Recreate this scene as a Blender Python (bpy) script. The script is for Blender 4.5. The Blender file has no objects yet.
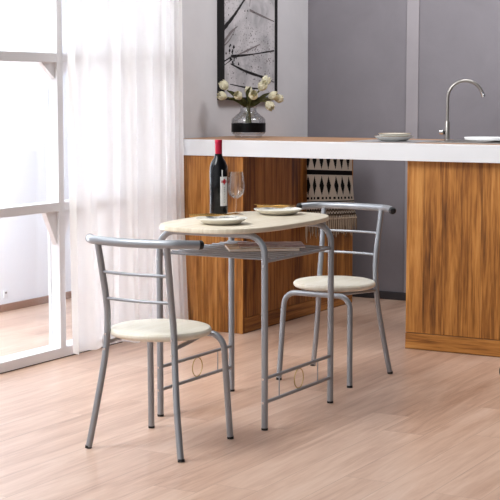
import bpy, bmesh, math, random
from mathutils import Vector, Matrix, Quaternion
random.seed(7)
S = bpy.context.scene
COL = S.collection
PI = math.pi

# ------------------------------------------------------------------ colour / materials
def lin(c):
    out = []
    for v in c:
        v /= 255.0
        out.append(v / 12.92 if v <= 0.04045 else ((v + 0.055) / 1.055) ** 2.4)
    return (*out, 1.0)

def mat(name, col, rough=0.5, metal=0.0, spec=0.5, trans=0.0, ior=1.45, coat=0.0):
    m = bpy.data.materials.new(name); m.use_nodes = True
    b = m.node_tree.nodes['Principled BSDF']
    b.inputs['Base Color'].default_value = lin(col)
    b.inputs['Roughness'].default_value = rough
    b.inputs['Metallic'].default_value = metal
    b.inputs['Specular IOR Level'].default_value = spec
    b.inputs['Transmission Weight'].default_value = trans
    b.inputs['IOR'].default_value = ior
    b.inputs['Coat Weight'].default_value = coat
    return m

class NT:
    """small node helper"""
    def __init__(s, m):
        s.m = m; s.t = m.node_tree; s.b = s.t.nodes.get('Principled BSDF')
    def n(s, typ, **kw):
        nd = s.t.nodes.new(typ)
        for k, v in kw.items(): setattr(nd, k, v)
        return nd
    def l(s, a, b): s.t.links.new(a, b)
    def math(s, op, a, b=None, c=None):
        nd = s.n('ShaderNodeMath', operation=op)
        for i, v in enumerate((a, b, c)):
            if v is None: continue
            if isinstance(v, (int, float)): nd.inputs[i].default_value = v
            else: s.l(v, nd.inputs[i])
        return nd.outputs[0]
    def xyz(s):
        tc = s.n('ShaderNodeTexCoord'); sp = s.n('ShaderNodeSeparateXYZ')
        s.l(tc.outputs['Object'], sp.inputs[0]); return sp.outputs
    def comb(s, x, y, z=0.0):
        nd = s.n('ShaderNodeCombineXYZ')
        for i, v in enumerate((x, y, z)):
            if isinstance(v, (int, float)): nd.inputs[i].default_value = v
            else: s.l(v, nd.inputs[i])
        return nd.outputs[0]
    def noise(s, vec, scale=1.0, detail=3.0, rough=0.55, dist=0.0):
        nd = s.n('ShaderNodeTexNoise'); s.l(vec, nd.inputs['Vector'])
        nd.inputs['Scale'].default_value = scale; nd.inputs['Detail'].default_value = detail
        nd.inputs['Roughness'].default_value = rough; nd.inputs['Distortion'].default_value = dist
        return nd.outputs[0]
    def ramp(s, fac, stops):
        nd = s.n('ShaderNodeValToRGB'); s.l(fac, nd.inputs[0])
        el = nd.color_ramp.elements
        el[0].position, el[0].color = stops[0][0], lin(stops[0][1])
        el[1].position, el[1].color = stops[-1][0], lin(stops[-1][1])
        for p, c in stops[1:-1]:
            e = el.new(p); e.color = lin(c)
        return nd.outputs[0]
    def mix(s, fac, a, b, typ='MIX'):
        nd = s.n('ShaderNodeMix', data_type='RGBA', blend_type=typ)
        for i, v in ((0, fac), (6, a), (7, b)):
            if isinstance(v, (int, float)): nd.inputs[i].default_value = v
            elif isinstance(v, tuple): nd.inputs[i].default_value = v
            else: s.l(v, nd.inputs[i])
        return nd.outputs[2]
    def bump(s, h, strength=0.2, dist=0.002):
        nd = s.n('ShaderNodeBump'); nd.inputs['Strength'].default_value = strength
        nd.inputs['Distance'].default_value = dist
        s.l(h, nd.inputs['Height']); s.l(nd.outputs[0], s.b.inputs['Normal'])

def wood_boards(name, stops, board=0.105, offset=0.0, rough=0.42, horizontal=False):
    """stained boards: u runs across the boards on any upright face, z along them"""
    m = mat(name, (150, 95, 45), rough, spec=0.35); t = NT(m); x, y, z = t.xyz()
    u = t.math('ADD', t.math('ADD', x, y), offset)
    if horizontal: u, z = z, u
    k = t.math('DIVIDE', u, board)
    idx = t.math('FLOOR', k)
    wn = t.n('ShaderNodeTexWhiteNoise', noise_dimensions='1D'); t.l(idx, wn.inputs['W'])
    fr = t.math('FRACT', k)
    v1 = t.comb(t.math('MULTIPLY', u, 42.0), t.math('MULTIPLY', wn.outputs[0], 31.0), t.math('MULTIPLY', z, 1.7))
    g1 = t.noise(v1, 1.0, 5.0, 0.6, 0.7)
    v2 = t.comb(t.math('MULTIPLY', u, 150.0), t.math('MULTIPLY', wn.outputs[0], 17.0), t.math('MULTIPLY', z, 7.0))
    g2 = t.noise(v2, 1.0, 3.0, 0.6)
    f = t.math('ADD', t.math('MULTIPLY', g1, 0.66), t.math('MULTIPLY', g2, 0.36))
    f = t.math('ADD', f, t.math('MULTIPLY', t.math('SUBTRACT', wn.outputs[0], 0.5), 0.17))
    g3 = t.noise(t.comb(t.math('MULTIPLY', u, 11.0), t.math('MULTIPLY', wn.outputs[0], 9.0), t.math('MULTIPLY', z, 2.6)), 1.0, 3.0, 0.55, 0.6)
    f = t.math('ADD', f, t.math('MULTIPLY', t.math('SUBTRACT', g3, 0.5), 0.34))
    c = t.ramp(f, stops)
    groove = t.math('LESS_THAN', fr, 0.022)
    c = t.mix(t.math('MULTIPLY', groove, 0.55), c, lin((52, 28, 12)))
    t.l(c, t.b.inputs['Base Color'])
    t.bump(t.math('SUBTRACT', g2, t.math('MULTIPLY', groove, 1.5)), 0.25)
    return m

STAIN = [(0.30, (84, 46, 16)), (0.44, (138, 86, 34)), (0.55, (172, 114, 53)), (0.70, (194, 138, 74))]
M = {}
M['cabinet'] = wood_boards('stained_oak_boards', STAIN, 0.102, 0.02)
M['plinth'] = wood_boards('stained_oak_plinth', STAIN, 0.30, 0.0, horizontal=True)
M['white_top'] = mat('white_lacquer', (217, 218, 221), 0.32)
M['metal'] = mat('silver_powder_coat', (152, 155, 161), 0.34, 0.5)
M['wire'] = mat('zinc_wire', (138, 140, 145), 0.3, 0.6)
M['chrome'] = mat('bright_chrome', (214, 214, 216), 0.16, 1.0)
M['brushed'] = mat('brushed_steel', (158, 154, 150), 0.33, 0.9)
M['brass'] = mat('thin_brass', (190, 164, 112), 0.3, 0.8)
M['gold'] = mat('gold_cutlery', (204, 160, 92), 0.25, 0.95)
M['black_plastic'] = mat('black_plastic', (22, 22, 24), 0.4)
M['black_frame'] = mat('black_frame', (10, 9, 10), 0.5)
M['white_paint'] = mat('white_painted_timber', (238, 238, 242), 0.45)
M['balcony_white'] = mat('white_balcony_wall', (240, 242, 248), 0.7)
M['ceramic'] = mat('glazed_ceramic', (226, 222, 212), 0.22)
M['grey_ceramic'] = mat('grey_stoneware', (206, 208, 206), 0.28)
M['rim_ceramic'] = mat('brown_glazed_rim', (150, 126, 100), 0.35)
M['white_ceramic'] = mat('white_ceramic', (242, 242, 244), 0.18)
M['glass'] = mat('clear_glass', (250, 252, 252), 0.0, trans=1.0, ior=1.45)
M['bottle'] = mat('dark_bottle_glass', (6, 6, 9), 0.1, spec=0.35)
M['capsule'] = mat('red_foil', (176, 20, 58), 0.35, 0.25)
M['label'] = mat('label_paper', (224, 224, 226), 0.6)
M['label_red'] = mat('label_red_ink', (178, 18, 40), 0.6)
M['label_grey'] = mat('label_grey_ink', (120, 118, 122), 0.6)
M['ink'] = mat('black_ink_water', (5, 5, 7), 0.3, spec=0.2)
M['stem'] = mat('tulip_stem', (86, 84, 44), 0.6)
M['leaf'] = mat('tulip_leaf', (78, 78, 40), 0.5)
M['petal'] = mat('ivory_petal', (236, 230, 206), 0.55)
M['pistil'] = mat('pistil', (196, 188, 110), 0.6)
M['art_ink'] = mat('painted_ink', (26, 22, 24), 0.7)
M['art_soft'] = mat('painted_grey_wash', (120, 112, 114), 0.7)
M['mag_page'] = mat('magazine_pages', (232, 228, 222), 0.55)
M['linen'] = mat('cream_cotton', (224, 210, 194), 0.9, spec=0.1)
M['black_yarn'] = mat('black_yarn', (24, 20, 20), 0.9, spec=0.1)
M['fringe_yarn'] = mat('tan_fringe_yarn', (184, 166, 146), 0.9, spec=0.1)
M['brown_yarn'] = mat('brown_yarn', (112, 94, 78), 0.9, spec=0.1)
M['mat_grey'] = mat('grey_felt', (150, 148, 150), 0.85, spec=0.1)
M['skirt_dark'] = mat('charcoal_skirting', (52, 50, 54), 0.5)
M['skirt_brown'] = mat('brown_skirting', (150, 116, 100), 0.5)
M['hole'] = mat('socket_slot', (70, 70, 74), 0.5)
M['stool_pad'] = mat('black_vinyl', (24, 24, 26), 0.45)

def wall_mat(name, col, var, rough=0.75):
    m = mat(name, col, rough, spec=0.25); t = NT(m); x, y, z = t.xyz()
    n = t.noise(t.comb(t.math('ADD', x, y), z, 0.3), 3.0, 5.0, 0.6, 0.4)
    a = tuple(max(0, c - var) for c in col); b = tuple(min(255, c + var) for c in col)
    t.l(t.ramp(n, [(0.3, a), (0.7, b)]), t.b.inputs['Base Color'])
    n2 = t.noise(t.comb(t.math('ADD', x, y), z, 0.0), 180.0, 2.0)
    t.bump(n2, 0.06, 0.001); return m
M['wall_light'] = wall_mat('pale_grey_plaster', (214, 212, 216), 5)
M['wall_dark'] = wall_mat('slate_grey_plaster', (125, 121, 127), 4, 0.6)
M['strip'] = wall_mat('grey_wall_strip', (152, 147, 152), 4, 0.5)

def cream_board(name, a, b):
    m = mat(name, b, 0.38); t = NT(m); x, y, z = t.xyz()
    n = t.noise(t.comb(t.math('MULTIPLY', x, 60.0), t.math('MULTIPLY', y, 5.0), z), 1.0, 4.0, 0.6, 0.6)
    t.l(t.ramp(n, [(0.3, a), (0.65, b)]), t.b.inputs['Base Color']); return m
M['tabletop'] = cream_board('pale_maple_laminate', (203, 189, 165), (221, 211, 193))
M['seat'] = cream_board('cream_seat_laminate', (219, 211, 193), (229, 223, 210))

def counter_wood():
    m = mat('oak_worktop', (170, 128, 94), 0.4); t = NT(m); x, y, z = t.xyz()
    n = t.noise(t.comb(t.math('MULTIPLY', x, 3.0), t.math('MULTIPLY', y, 50.0), z), 1.0, 4.0, 0.6, 0.5)
    t.l(t.ramp(n, [(0.3, (146, 104, 72)), (0.7, (188, 144, 108))]), t.b.inputs['Base Color']); return m
M['worktop'] = counter_wood()

def floor_mat():
    m = mat('oak_laminate_planks', (205, 170, 148), 0.31, spec=0.65); t = NT(m); x, y, z = t.xyz()
    W = 0.167; L = 1.25
    k = t.math('DIVIDE', t.math('ADD', x, 2.935), W)
    row = t.math('FLOOR', k); fx = t.math('FRACT', k)
    wr = t.n('ShaderNodeTexWhiteNoise', noise_dimensions='1D'); t.l(row, wr.inputs['W'])
    ky = t.math('ADD', t.math('DIVIDE', y, L), wr.outputs[0])
    cell = t.math('FLOOR', ky); fy = t.math('FRACT', ky)
    wn = t.n('ShaderNodeTexWhiteNoise', noise_dimensions='2D'); t.l(t.comb(row, cell), wn.inputs['Vector'])
    rnd = wn.outputs[0]
    v = t.comb(t.math('MULTIPLY', x, 19.0), t.math('MULTIPLY', y, 1.5), t.math('MULTIPLY', rnd, 40.0))
    g = t.noise(v, 1.0, 6.0, 0.62, 1.1)
    v2 = t.comb(t.math('MULTIPLY', x, 5.0), t.math('MULTIPLY', y, 1.0), t.math('MULTIPLY', rnd, 23.0))
    g2 = t.noise(v2, 1.0, 3.0, 0.5, 0.8)
    v3 = t.comb(t.math('MULTIPLY', x, 140.0), t.math('MULTIPLY', y, 7.0), rnd)
    g3 = t.noise(v3, 1.0, 2.0, 0.5)
    f = t.math('ADD', t.math('MULTIPLY', g, 0.55), t.math('MULTIPLY', g2, 0.3))
    f = t.math('ADD', f, t.math('MULTIPLY', g3, 0.15))
    f = t.math('ADD', f, t.math('MULTIPLY', t.math('SUBTRACT', rnd, 0.5), 0.13))
    c = t.ramp(f, [(0.28, (158, 120, 98)), (0.42, (192, 157, 136)), (0.55, (210, 178, 158)), (0.72, (223, 196, 179))])
    gx = t.math('LESS_THAN', fx, 0.014); gy = t.math('LESS_THAN', fy, 0.0018)
    gr = t.math('MAXIMUM', gx, gy)
    c = t.mix(t.math('MULTIPLY', gr, 0.45), c, lin((120, 88, 70)))
    t.l(c, t.b.inputs['Base Color'])
    t.bump(t.math('SUBTRACT', g3, gr), 0.08, 0.001)
    return m
M['floor'] = floor_mat()

def curtain_mat():
    m = bpy.data.materials.new('white_voile'); m.use_nodes = True
    t = m.node_tree; t.nodes.clear()
    o = t.nodes.new('ShaderNodeOutputMaterial')
    d = t.nodes.new('ShaderNodeBsdfDiffuse'); d.inputs[0].default_value = lin((246, 244, 243))
    tl = t.nodes.new('ShaderNodeBsdfTranslucent'); tl.inputs[0].default_value = lin((247, 244, 243))
    tr = t.nodes.new('ShaderNodeBsdfTransparent')
    m1 = t.nodes.new('ShaderNodeMixShader'); m1.inputs[0].default_value = 0.4
    m2 = t.nodes.new('ShaderNodeMixShader'); m2.inputs[0].default_value = 0.06
    t.links.new(d.outputs[0], m1.inputs[1]); t.links.new(tl.outputs[0], m1.inputs[2])
    t.links.new(m1.outputs[0], m2.inputs[1]); t.links.new(tr.outputs[0], m2.inputs[2])
    t.links.new(m2.outputs[0], o.inputs[0]); return m
M['curtain'] = curtain_mat()

def pane_mat():
    m = bpy.data.materials.new('window_glass'); m.use_nodes = True
    t = m.node_tree; t.nodes.clear()
    o = t.nodes.new('ShaderNodeOutputMaterial')
    g = t.nodes.new('ShaderNodeBsdfGlossy'); g.inputs['Roughness'].default_value = 0.02
    tr = t.nodes.new('ShaderNodeBsdfTransparent'); tr.inputs[0].default_value = lin((252, 254, 255))
    mx = t.nodes.new('ShaderNodeMixShader'); mx.inputs[0].default_value = 0.05
    t.links.new(tr.outputs[0], mx.inputs[1]); t.links.new(g.outputs[0], mx.inputs[2])
    t.links.new(mx.outputs[0], o.inputs[0]); return m
M['pane'] = pane_mat()
def thin_glass():
    m = bpy.data.materials.new('thin_clear_glass'); m.use_nodes = True
    t = m.node_tree; t.nodes.clear()
    o = t.nodes.new('ShaderNodeOutputMaterial')
    g = t.nodes.new('ShaderNodeBsdfGlossy'); g.inputs['Roughness'].default_value = 0.06
    tr = t.nodes.new('ShaderNodeBsdfTransparent'); tr.inputs[0].default_value = lin((250, 251, 252))
    lw = t.nodes.new('ShaderNodeLayerWeight'); lw.inputs['Blend'].default_value = 0.35
    ma = t.nodes.new('ShaderNodeMath'); ma.operation = 'MULTIPLY_ADD'; ma.inputs[1].default_value = 0.4; ma.inputs[2].default_value = 0.04
    mx = t.nodes.new('ShaderNodeMixShader')
    t.links.new(lw.outputs['Fresnel'], ma.inputs[0]); t.links.new(ma.outputs[0], mx.inputs[0])
    t.links.new(tr.outputs[0], mx.inputs[1]); t.links.new(g.outputs[0], mx.inputs[2])
    t.links.new(mx.outputs[0], o.inputs[0]); return m
M['thin_glass'] = thin_glass()

def canvas_mat():
    m = mat('speckled_canvas', (196, 192, 196), 0.8, spec=0.2); t = NT(m); x, y, z = t.xyz()
    v = t.comb(y, z, 0.0)
    wash = t.noise(v, 6.0, 4.0, 0.6, 0.8)
    base = t.ramp(wash, [(0.35, (168, 166, 170)), (0.6, (204, 200, 204))])
    vo = t.n('ShaderNodeTexVoronoi', voronoi_dimensions='2D'); vo.inputs['Scale'].default_value = 42.0
    t.l(v, vo.inputs['Vector'])
    dens = t.noise(v, 3.2, 2.0, 0.5)
    th = t.math('MULTIPLY', t.math('MAXIMUM', t.math('SUBTRACT', dens, 0.42), 0.0), 0.75)
    spot = t.math('LESS_THAN', vo.outputs['Distance'], th)
    c = t.mix(t.math('MULTIPLY', spot, 0.7), base, lin((52, 46, 50)))
    t.l(c, t.b.inputs['Base Color']); return m
M['canvas'] = canvas_mat()

def napkin_mat():
    m = mat('grey_marled_napkin', (208, 208, 208), 0.85, spec=0.1); t = NT(m); x, y, z = t.xyz()
    n = t.noise(t.comb(t.math('MULTIPLY', x, 40.0), t.math('MULTIPLY', y, 14.0), 0.0), 1.0, 2.0, 0.5, 1.0)
    t.l(t.ramp(n, [(0.38, (150, 150, 152)), (0.55, (222, 221, 218))]), t.b.inputs['Base Color']); return m
M['napkin'] = napkin_mat()

def cover_mat(name, stops, sc):
    m = mat(name, (180, 150, 120), 0.3); t = NT(m); x, y, z = t.xyz()
    n = t.noise(t.comb(x, y, 0.7), sc, 3.0, 0.5, 1.2)
    t.l(t.ramp(n, stops), t.b.inputs['Base Color']); return m
M['cover_gold'] = cover_mat('magazine_cover_gold', [(0.36, (120, 84, 40)), (0.47, (182, 142, 58)), (0.60, (222, 206, 176))], 8.0)
M['cover_wine'] = cover_mat('magazine_cover_wine', [(0.42, (104, 30, 42)), (0.52, (146, 86, 86)), (0.60, (216, 204, 198))], 7.0)

# ------------------------------------------------------------------ mesh helpers
def obj(name, bm, material, parent=None, smooth=True, angle=35):
    me = bpy.data.meshes.new(name)
    bmesh.ops.recalc_face_normals(bm, faces=bm.faces[:])
    bm.to_mesh(me); bm.free()
    mats = material if isinstance(material, (list, tuple)) else [material]
    for mm in mats: me.materials.append(mm)
    if smooth:
        me.shade_smooth()
        me.set_sharp_from_angle(angle=math.radians(angle))
    o = bpy.data.objects.new(name, me); COL.objects.link(o)
    if parent is not None: o.parent = parent
    return o

def tag(o, label, cat, group=None):
    o['label'] = label; o['category'] = cat
    if group: o['group'] = group
    return o
def thing(name, label, cat, loc=(0, 0, 0), rz=0.0, group=None):
    o = bpy.data.objects.new(name, None); o.empty_display_size = 0.1
    COL.objects.link(o); o.location = loc; o.rotation_euler = (0, 0, rz)
    return tag(o, label, cat, group)
def struct(name, bm, m, parent=None, **k):
    o = obj(name, bm, m, parent, **k)
    if parent is None: o['kind'] = 'structure'
    return o

def box(bm, x0, x1, y0, y1, z0, z1, bev=0.0, seg=2, mi=0):
    vs = [bm.verts.new((x, y, z)) for z in (z0, z1) for y in (y0, y1) for x in (x0, x1)]
    fs = [bm.faces.new([vs[i] for i in q]) for q in
          ((0, 2, 3, 1), (4, 5, 7, 6), (0, 1, 5, 4), (2, 6, 7, 3), (0, 4, 6, 2), (1, 3, 7, 5))]
    for f in fs: f.material_index = mi
    if bev > 0:
        es = list({e for f in fs for e in f.edges})
        bmesh.ops.bevel(bm, geom=es, offset=bev, segments=seg, profile=0.5, affect='EDGES')
    return bm
def boxbm(*a, **k): return box(bmesh.new(), *a, **k)

def prism(bm, pts, a0, a1, axis='x'):
    """extrude a closed 2-D outline along an axis"""
    def P(p, a):
        return {'x': (a, p[0], p[1]), 'y': (p[0], a, p[1]), 'z': (p[0], p[1], a)}[axis]
    A = [bm.verts.new(P(p, a0)) for p in pts]; B = [bm.verts.new(P(p, a1)) for p in pts]
    n = len(pts)
    bm.faces.new(A); bm.faces.new(B[::-1])
    for i in range(n): bm.faces.new((A[i], A[(i + 1) % n], B[(i + 1) % n], B[i]))
    return bm

def lathe(bm, prof, c=(0, 0, 0), seg=40, closed=False, mi=0):
    rings = []
    for r, z in prof:
        if r < 1e-6: rings.append([bm.verts.new((c[0], c[1], c[2] + z))])
        else: rings.append([bm.verts.new((c[0] + r * math.cos(2 * PI * k / seg), c[1] + r * math.sin(2 * PI * k / seg), c[2] + z)) for k in range(seg)])
    pr = list(zip(rings, rings[1:]))
    if closed: pr.append((rings[-1], rings[0]))
    for A, B in pr:
        for k in range(seg):
            k2 = (k + 1) % seg
            if len(A) == 1 and len(B) == 1: continue
            if len(A) == 1: f = bm.faces.new((A[0], B[k], B[k2]))
            elif len(B) == 1: f = bm.faces.new((A[k], B[0], A[k2]))
            else: f = bm.faces.new((A[k], B[k], B[k2], A[k2]))
            f.material_index = mi
    if not closed:
        for R in (rings[0], rings[-1]):
            if len(R) > 2:
                try: bm.faces.new(R).material_index = mi
                except ValueError: pass
    return bm

def fillet(pts, r, n=8):
    """polyline with rounded corners"""
    P = [Vector(p) for p in pts]; out = [P[0]]
    rs = r if isinstance(r, (list, tuple)) else [r] * (len(P) - 2)
    for i in range(1, len(P) - 1):
        a = (P[i - 1] - P[i]).normalized(); b = (P[i + 1] - P[i]).normalized()
        ang = a.angle(b)
        if ang > PI - 0.02: out.append(P[i]); continue
        d = rs[i - 1] / math.tan(ang / 2)
        d = min(d, 0.48 * (P[i - 1] - P[i]).length, 0.48 * (P[i + 1] - P[i]).length)
        rr = d * math.tan(ang / 2)
        c = P[i] + (a + b).normalized() * (rr / math.sin(ang / 2))
        s = P[i] + a * d - c; e = P[i] + b * d - c
        tot = s.angle(e); ax = s.cross(e).normalized()
        for k in range(n + 1): out.append(c + Quaternion(ax, tot * k / n) @ s)
    out.append(P[-1]); return out
def smooth_path(pts, n=8):
    P = [Vector(p) for p in pts]; P = [2 * P[0] - P[1]] + P + [2 * P[-1] - P[-2]]
    out = []
    for i in range(1, len(P) - 2):
        p0, p1, p2, p3 = P[i - 1:i + 3]
        for k in range(n):
            t = k / n
            out.append(0.5 * (2 * p1 + (p2 - p0) * t + (2 * p0 - 5 * p1 + 4 * p2 - p3) * t * t + (3 * p1 - p0 - 3 * p2 + p3) * t ** 3))
    out.append(P[-2]); return out
def tube(bm, pts, r, seg=14, cap=True, closed=False, mi=0):
    P = [Vector(p) for p in pts]; n = len(P)
    R = r if isinstance(r, (list, tuple)) else [r] * n
    T = []
    for i in range(n):
        if closed: t = P[(i + 1) % n] - P[i - 1]
        else: t = P[min(i + 1, n - 1)] - P[max(i - 1, 0)]
        T.append(t.normalized())
    ref = Vector((0, 0, 1)) if abs(T[0].z) < 0.9 else Vector((1, 0, 0))
    nv = (ref - T[0] * ref.dot(T[0])).normalized(); rings = []
    for i in range(n):
        if i: 
            nv = nv - T[i] * nv.dot(T[i]); nv.normalize()
        bv = T[i].cross(nv)
        rings.append([bm.verts.new(P[i] + (nv * math.cos(2 * PI * k / seg) + bv * math.sin(2 * PI * k / seg)) * R[i]) for k in range(seg)])
    for i in range(n if closed else n - 1):
        A, B = rings[i], rings[(i + 1) % n]
        for k in range(seg):
            bm.faces.new((A[k], A[(k + 1) % seg], B[(k + 1) % seg], B[k])).material_index = mi
    if cap and not closed:
        bm.faces.new(rings[0][::-1]).material_index = mi; bm.faces.new(rings[-1]).material_index = mi
    return bm
def tubebm(*a, **k): return tube(bmesh.new(), *a, **k)

def copy_tree(o, parent=None):
    c = o.copy(); COL.objects.link(c)
    if parent is not None: c.parent = parent
    for ch in list(o.children): copy_tree(ch, c)
    return c

# ------------------------------------------------------------------ the room
struct('floor', boxbm(-5.5, 2.2, 0.0, 8.25, -0.08, 0.0), M['floor'], smooth=False)
XW = -4.30
bm = boxbm(XW - 0.12, XW, 6.62, 8.25, 0.0, 2.9); box(bm, XW - 0.12, XW, 2.6, 6.62, 2.45, 2.9)
struct('wall_left', bm, M['wall_light'], smooth=False)
struct('wall_back', boxbm(XW - 0.12, 2.2, 8.25, 8.37, 0.0, 2.9), M['wall_dark'], smooth=False)
struct('wall_strip_1', boxbm(-3.612, -3.530, 8.238, 8.25, 0.0, 2.9, bev=0.004), M['strip'], smooth=False)  # paler upright strip standing slightly proud of the back wall
struct('baseboard_back', boxbm(-4.30, 2.2, 8.232, 8.25, 0.0, 0.05, bev=0.003), M['skirt_dark'], smooth=False)
struct('wall_balcony', boxbm(-5.62, -5.5, 2.0, 8.25, 0.0, 3.2), M['balcony_white'], smooth=False)
struct('baseboard_balcony', boxbm(-5.5, -5.482, 2.0, 8.25, 0.0, 0.043, bev=0.004), M['skirt_brown'], smooth=False)
struct('wall_balcony_end', boxbm(-5.5, XW - 0.12, 8.25, 8.37, 0.0, 2.0), M['balcony_white'], smooth=False)

# window: white timber frame with gussets, glass in each bay
XF, XB = -4.27, -4.342
WT = 2.45
win = bpy.data.objects.new('window_1', None); COL.objects.link(win); win['kind'] = 'structure'
posts = [2.62, 3.62, 4.62, 5.588, 6.555]
for i, y in enumerate(posts):
    obj('window_post', boxbm(XB, XF, y, y + 0.044, 0.052, WT, bev=0.002), M['white_paint'], win, smooth=False)
obj('window_bottom_rail', boxbm(XB - 0.03, XF, 2.6, 6.62, 0.004, 0.052, bev=0.002), M['white_paint'], win, smooth=False)
obj('window_floor_seal', boxbm(XB - 0.03, XF - 0.003, 2.6, 6.62, 0.0, 0.005), M['black_plastic'], win, smooth=False)
for a, b in zip(posts, posts[1:]):
    y0, y1 = a + 0.044, b
    for z0, z1 in ((0.724, 0.768), (1.441, 1.486), (2.405, 2.45)):
        obj('window_rail', boxbm(XB, XF, y0, y1, z0, z1, bev=0.002), M['white_paint'], win, smooth=False)
    for z, w, h in ((0.724, 0.088, 0.165), (1.441, 0.105, 0.078)):
        for s, yy in ((1, y0), (-1, y1)):
            b2 = prism(bmesh.new(), [(yy, z), (yy + s * w, z), (yy, z - h)], XB + 0.03, XF - 0.014, 'x')
            obj('window_gusset', b2, M['white_paint'], win, smooth=False)
    for z0, z1 in ((0.052, 0.724), (0.768, 1.441), (1.486, 2.405)):
        obj('window_pane', boxbm(-4.327, -4.321, y0, y1, z0, z1), M['pane'], win, smooth=False)

# socket on the balcony wall
so = thing('wall_socket', 'small white socket low on the white balcony wall outside the window', 'socket', (-5.5, 6.66, 0.105))
obj('cover_plate', boxbm(0, 0.006, -0.018, 0.018, -0.025, 0.018, bev=0.002), M['white_paint'], so)
obj('socket_slot', boxbm(0.005, 0.0075, -0.007, 0.007, 0.0, 0.010), M['hole'], so, smooth=False)

# curtain
def curtain():
    bm = bmesh.new(); NU, NV = 240, 60
    Y0, Y1, zt = 5.66, 6.595, 2.42
    rnd = random.Random(4)
    ph = [rnd.uniform(0, 6.28) for _ in range(8)]
    grid = []
    for j in range(NV + 1):
        v = j / NV; z = 0.012 + (zt - 0.012) * v
        row = []
        for i in range(NU + 1):
            u = i / NU
            w = 7.2 * u + 0.34 * math.sin(5.1 * u + ph[0]) + 0.17 * math.sin(13 * u + ph[1])
            a = 0.034 + 0.011 * math.sin(9 * u + ph[2]) + 0.006 * (1 - v)
            x = -4.216 + a * math.sin(2 * PI * w + 0.25 * math.sin(3 * v + 5 * u)) + 0.004 * math.sin(4 * PI * w + ph[3] + v)
            x += (1 - v) ** 4 * 0.03 * math.sin(2 * PI * 2.3 * u + ph[4])
            y = Y0 + (Y1 - Y0) * u + 0.012 * math.sin(4 * PI * w + ph[5]) + 0.006 * math.sin(7 * v + 9 * u) * (1 - v)
            if u < 0.12: y -= (0.12 - u) / 0.12 * 0.05 * (1 - v)
            y = min(y, 6.61)
            zz = z + ((1 - v) ** 8) * 0.014 * (1 + math.sin(11 * u + ph[6]))
            row.append(bm.verts.new((x, y, zz)))
        grid.append(row)
    for j in range(NV):
        for i in range(NU):
            bm.faces.new((grid[j][i], grid[j][i + 1], grid[j + 1][i + 1], grid[j + 1][i]))
    return bm
ct = thing('curtain', 'sheer white floor-length curtain in soft folds hanging over the window', 'curtain', (0, 0, 0))
o = obj('curtain_cloth', curtain(), M['curtain'], ct, angle=180)
rod = thing('curtain_rod', 'white curtain rod above the window, carrying the sheer curtain', 'curtain rod', (0, 0, 0))
obj('rod', tubebm([(-4.212, 5.2, 2.44), (-4.212, 6.61, 2.44)], 0.012), M['white_paint'], rod)
for y in (5.25, 6.58):
    obj('bracket', boxbm(-4.27, -4.215, y - 0.01, y + 0.01, 2.432, 2.45, bev=0.002), M['white_paint'], rod)

# ------------------------------------------------------------------ cabinets and counter
YF = 6.645
cl = thing('wooden_cabinet', 'brown stained wooden cabinet under the left end of the counter, striped runner over its side', 'cabinet', (0, 0, 0))
obj('front_panel', boxbm(-4.285, -3.852, YF, YF + 0.02, 0.0, 0.957, bev=0.0015), M['cabinet'], cl, smooth=False)
obj('side_panel', boxbm(-3.872, -3.852, YF + 0.021, 8.0, 0.086, 0.945, bev=0.0015), M['cabinet'], cl, smooth=False)
bm = boxbm(-4.285, -3.851, YF + 0.0205, 8.0, 0.0, 0.083, bev=0.0015)
obj('plinth', bm, M['plinth'], cl, smooth=False)
obj('carcass', boxbm(-4.285, -3.873, YF + 0.022, 8.0, 0.084, 0.945), M['cabinet'], cl, smooth=False)
obj('top_rail', boxbm(-4.285, -3.853, YF + 0.021, 7.30, 0.9455, 0.957), M['cabinet'], cl, smooth=False)
cr = thing('wooden_cabinet', 'brown stained wooden cabinet carrying the counter at right, beneath the sink', 'cabinet', (0, 0, 0))
RX0, RX1 = -2.915, -1.75
obj('front_panel', boxbm(RX0, RX1, 6.68, 6.70, 0.086, 0.957, bev=0.0015), M['cabinet'], cr, smooth=False)
obj('side_panel', boxbm(RX0, RX0 + 0.02, 6.701, 7.30, 0.086, 0.957, bev=0.0015), M['cabinet'], cr, smooth=False)
obj('side_panel', boxbm(RX1 - 0.02, RX1, 6.701, 7.30, 0.086, 0.957, bev=0.0015), M['cabinet'], cr, smooth=False)
obj('plinth', boxbm(RX0, RX1, 6.677, 7.30, 0.0, 0.083, bev=0.0015), M['plinth'], cr, smooth=False)
obj('back_panel', boxbm(RX0 + 0.021, RX1 - 0.021, 7.285, 7.30, 0.086, 0.957), M['cabinet'], cr, smooth=False)

# counter with a cut-out for the sink
CX0, CX1, CY0, CY1, CZ0, CZ1 = -4.288, -1.70, 6.63, 7.315, 0.958, 1.045
SX0, SX1, SY0, SY1 = -2.62, -2.08, 6.82, 7.14
co = thing('kitchen_counter', 'long white-edged kitchen counter with an oak surface, resting on two wooden cabinets', 'counter', (0, 0, 0))
bm = bmesh.new()
yf = CY0 + 0.02
for a in ((CX0, SX0, yf, CY1), (SX1, CX1, yf, CY1), (SX0, SX1, yf, SY0), (SX0, SX1, SY1, CY1)):
    box(bm, *a, CZ0, CZ1 - 0.006)
obj('white_slab', bm, M['white_top'], co, smooth=False)
obj('white_front_edge', boxbm(CX0, CX1, CY0, CY0 + 0.0195, CZ0, CZ1, bev=0.002), M['white_top'], co, smooth=False)
bm = bmesh.new()
for a in ((CX0, SX0, yf, CY1), (SX1, CX1, yf, CY1), (SX0, SX1, yf, SY0), (SX0, SX1, SY1, CY1)):
    box(bm, *a, CZ1 - 0.0055, CZ1)
obj('oak_surface', bm, M['worktop'], co, smooth=False)

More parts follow.
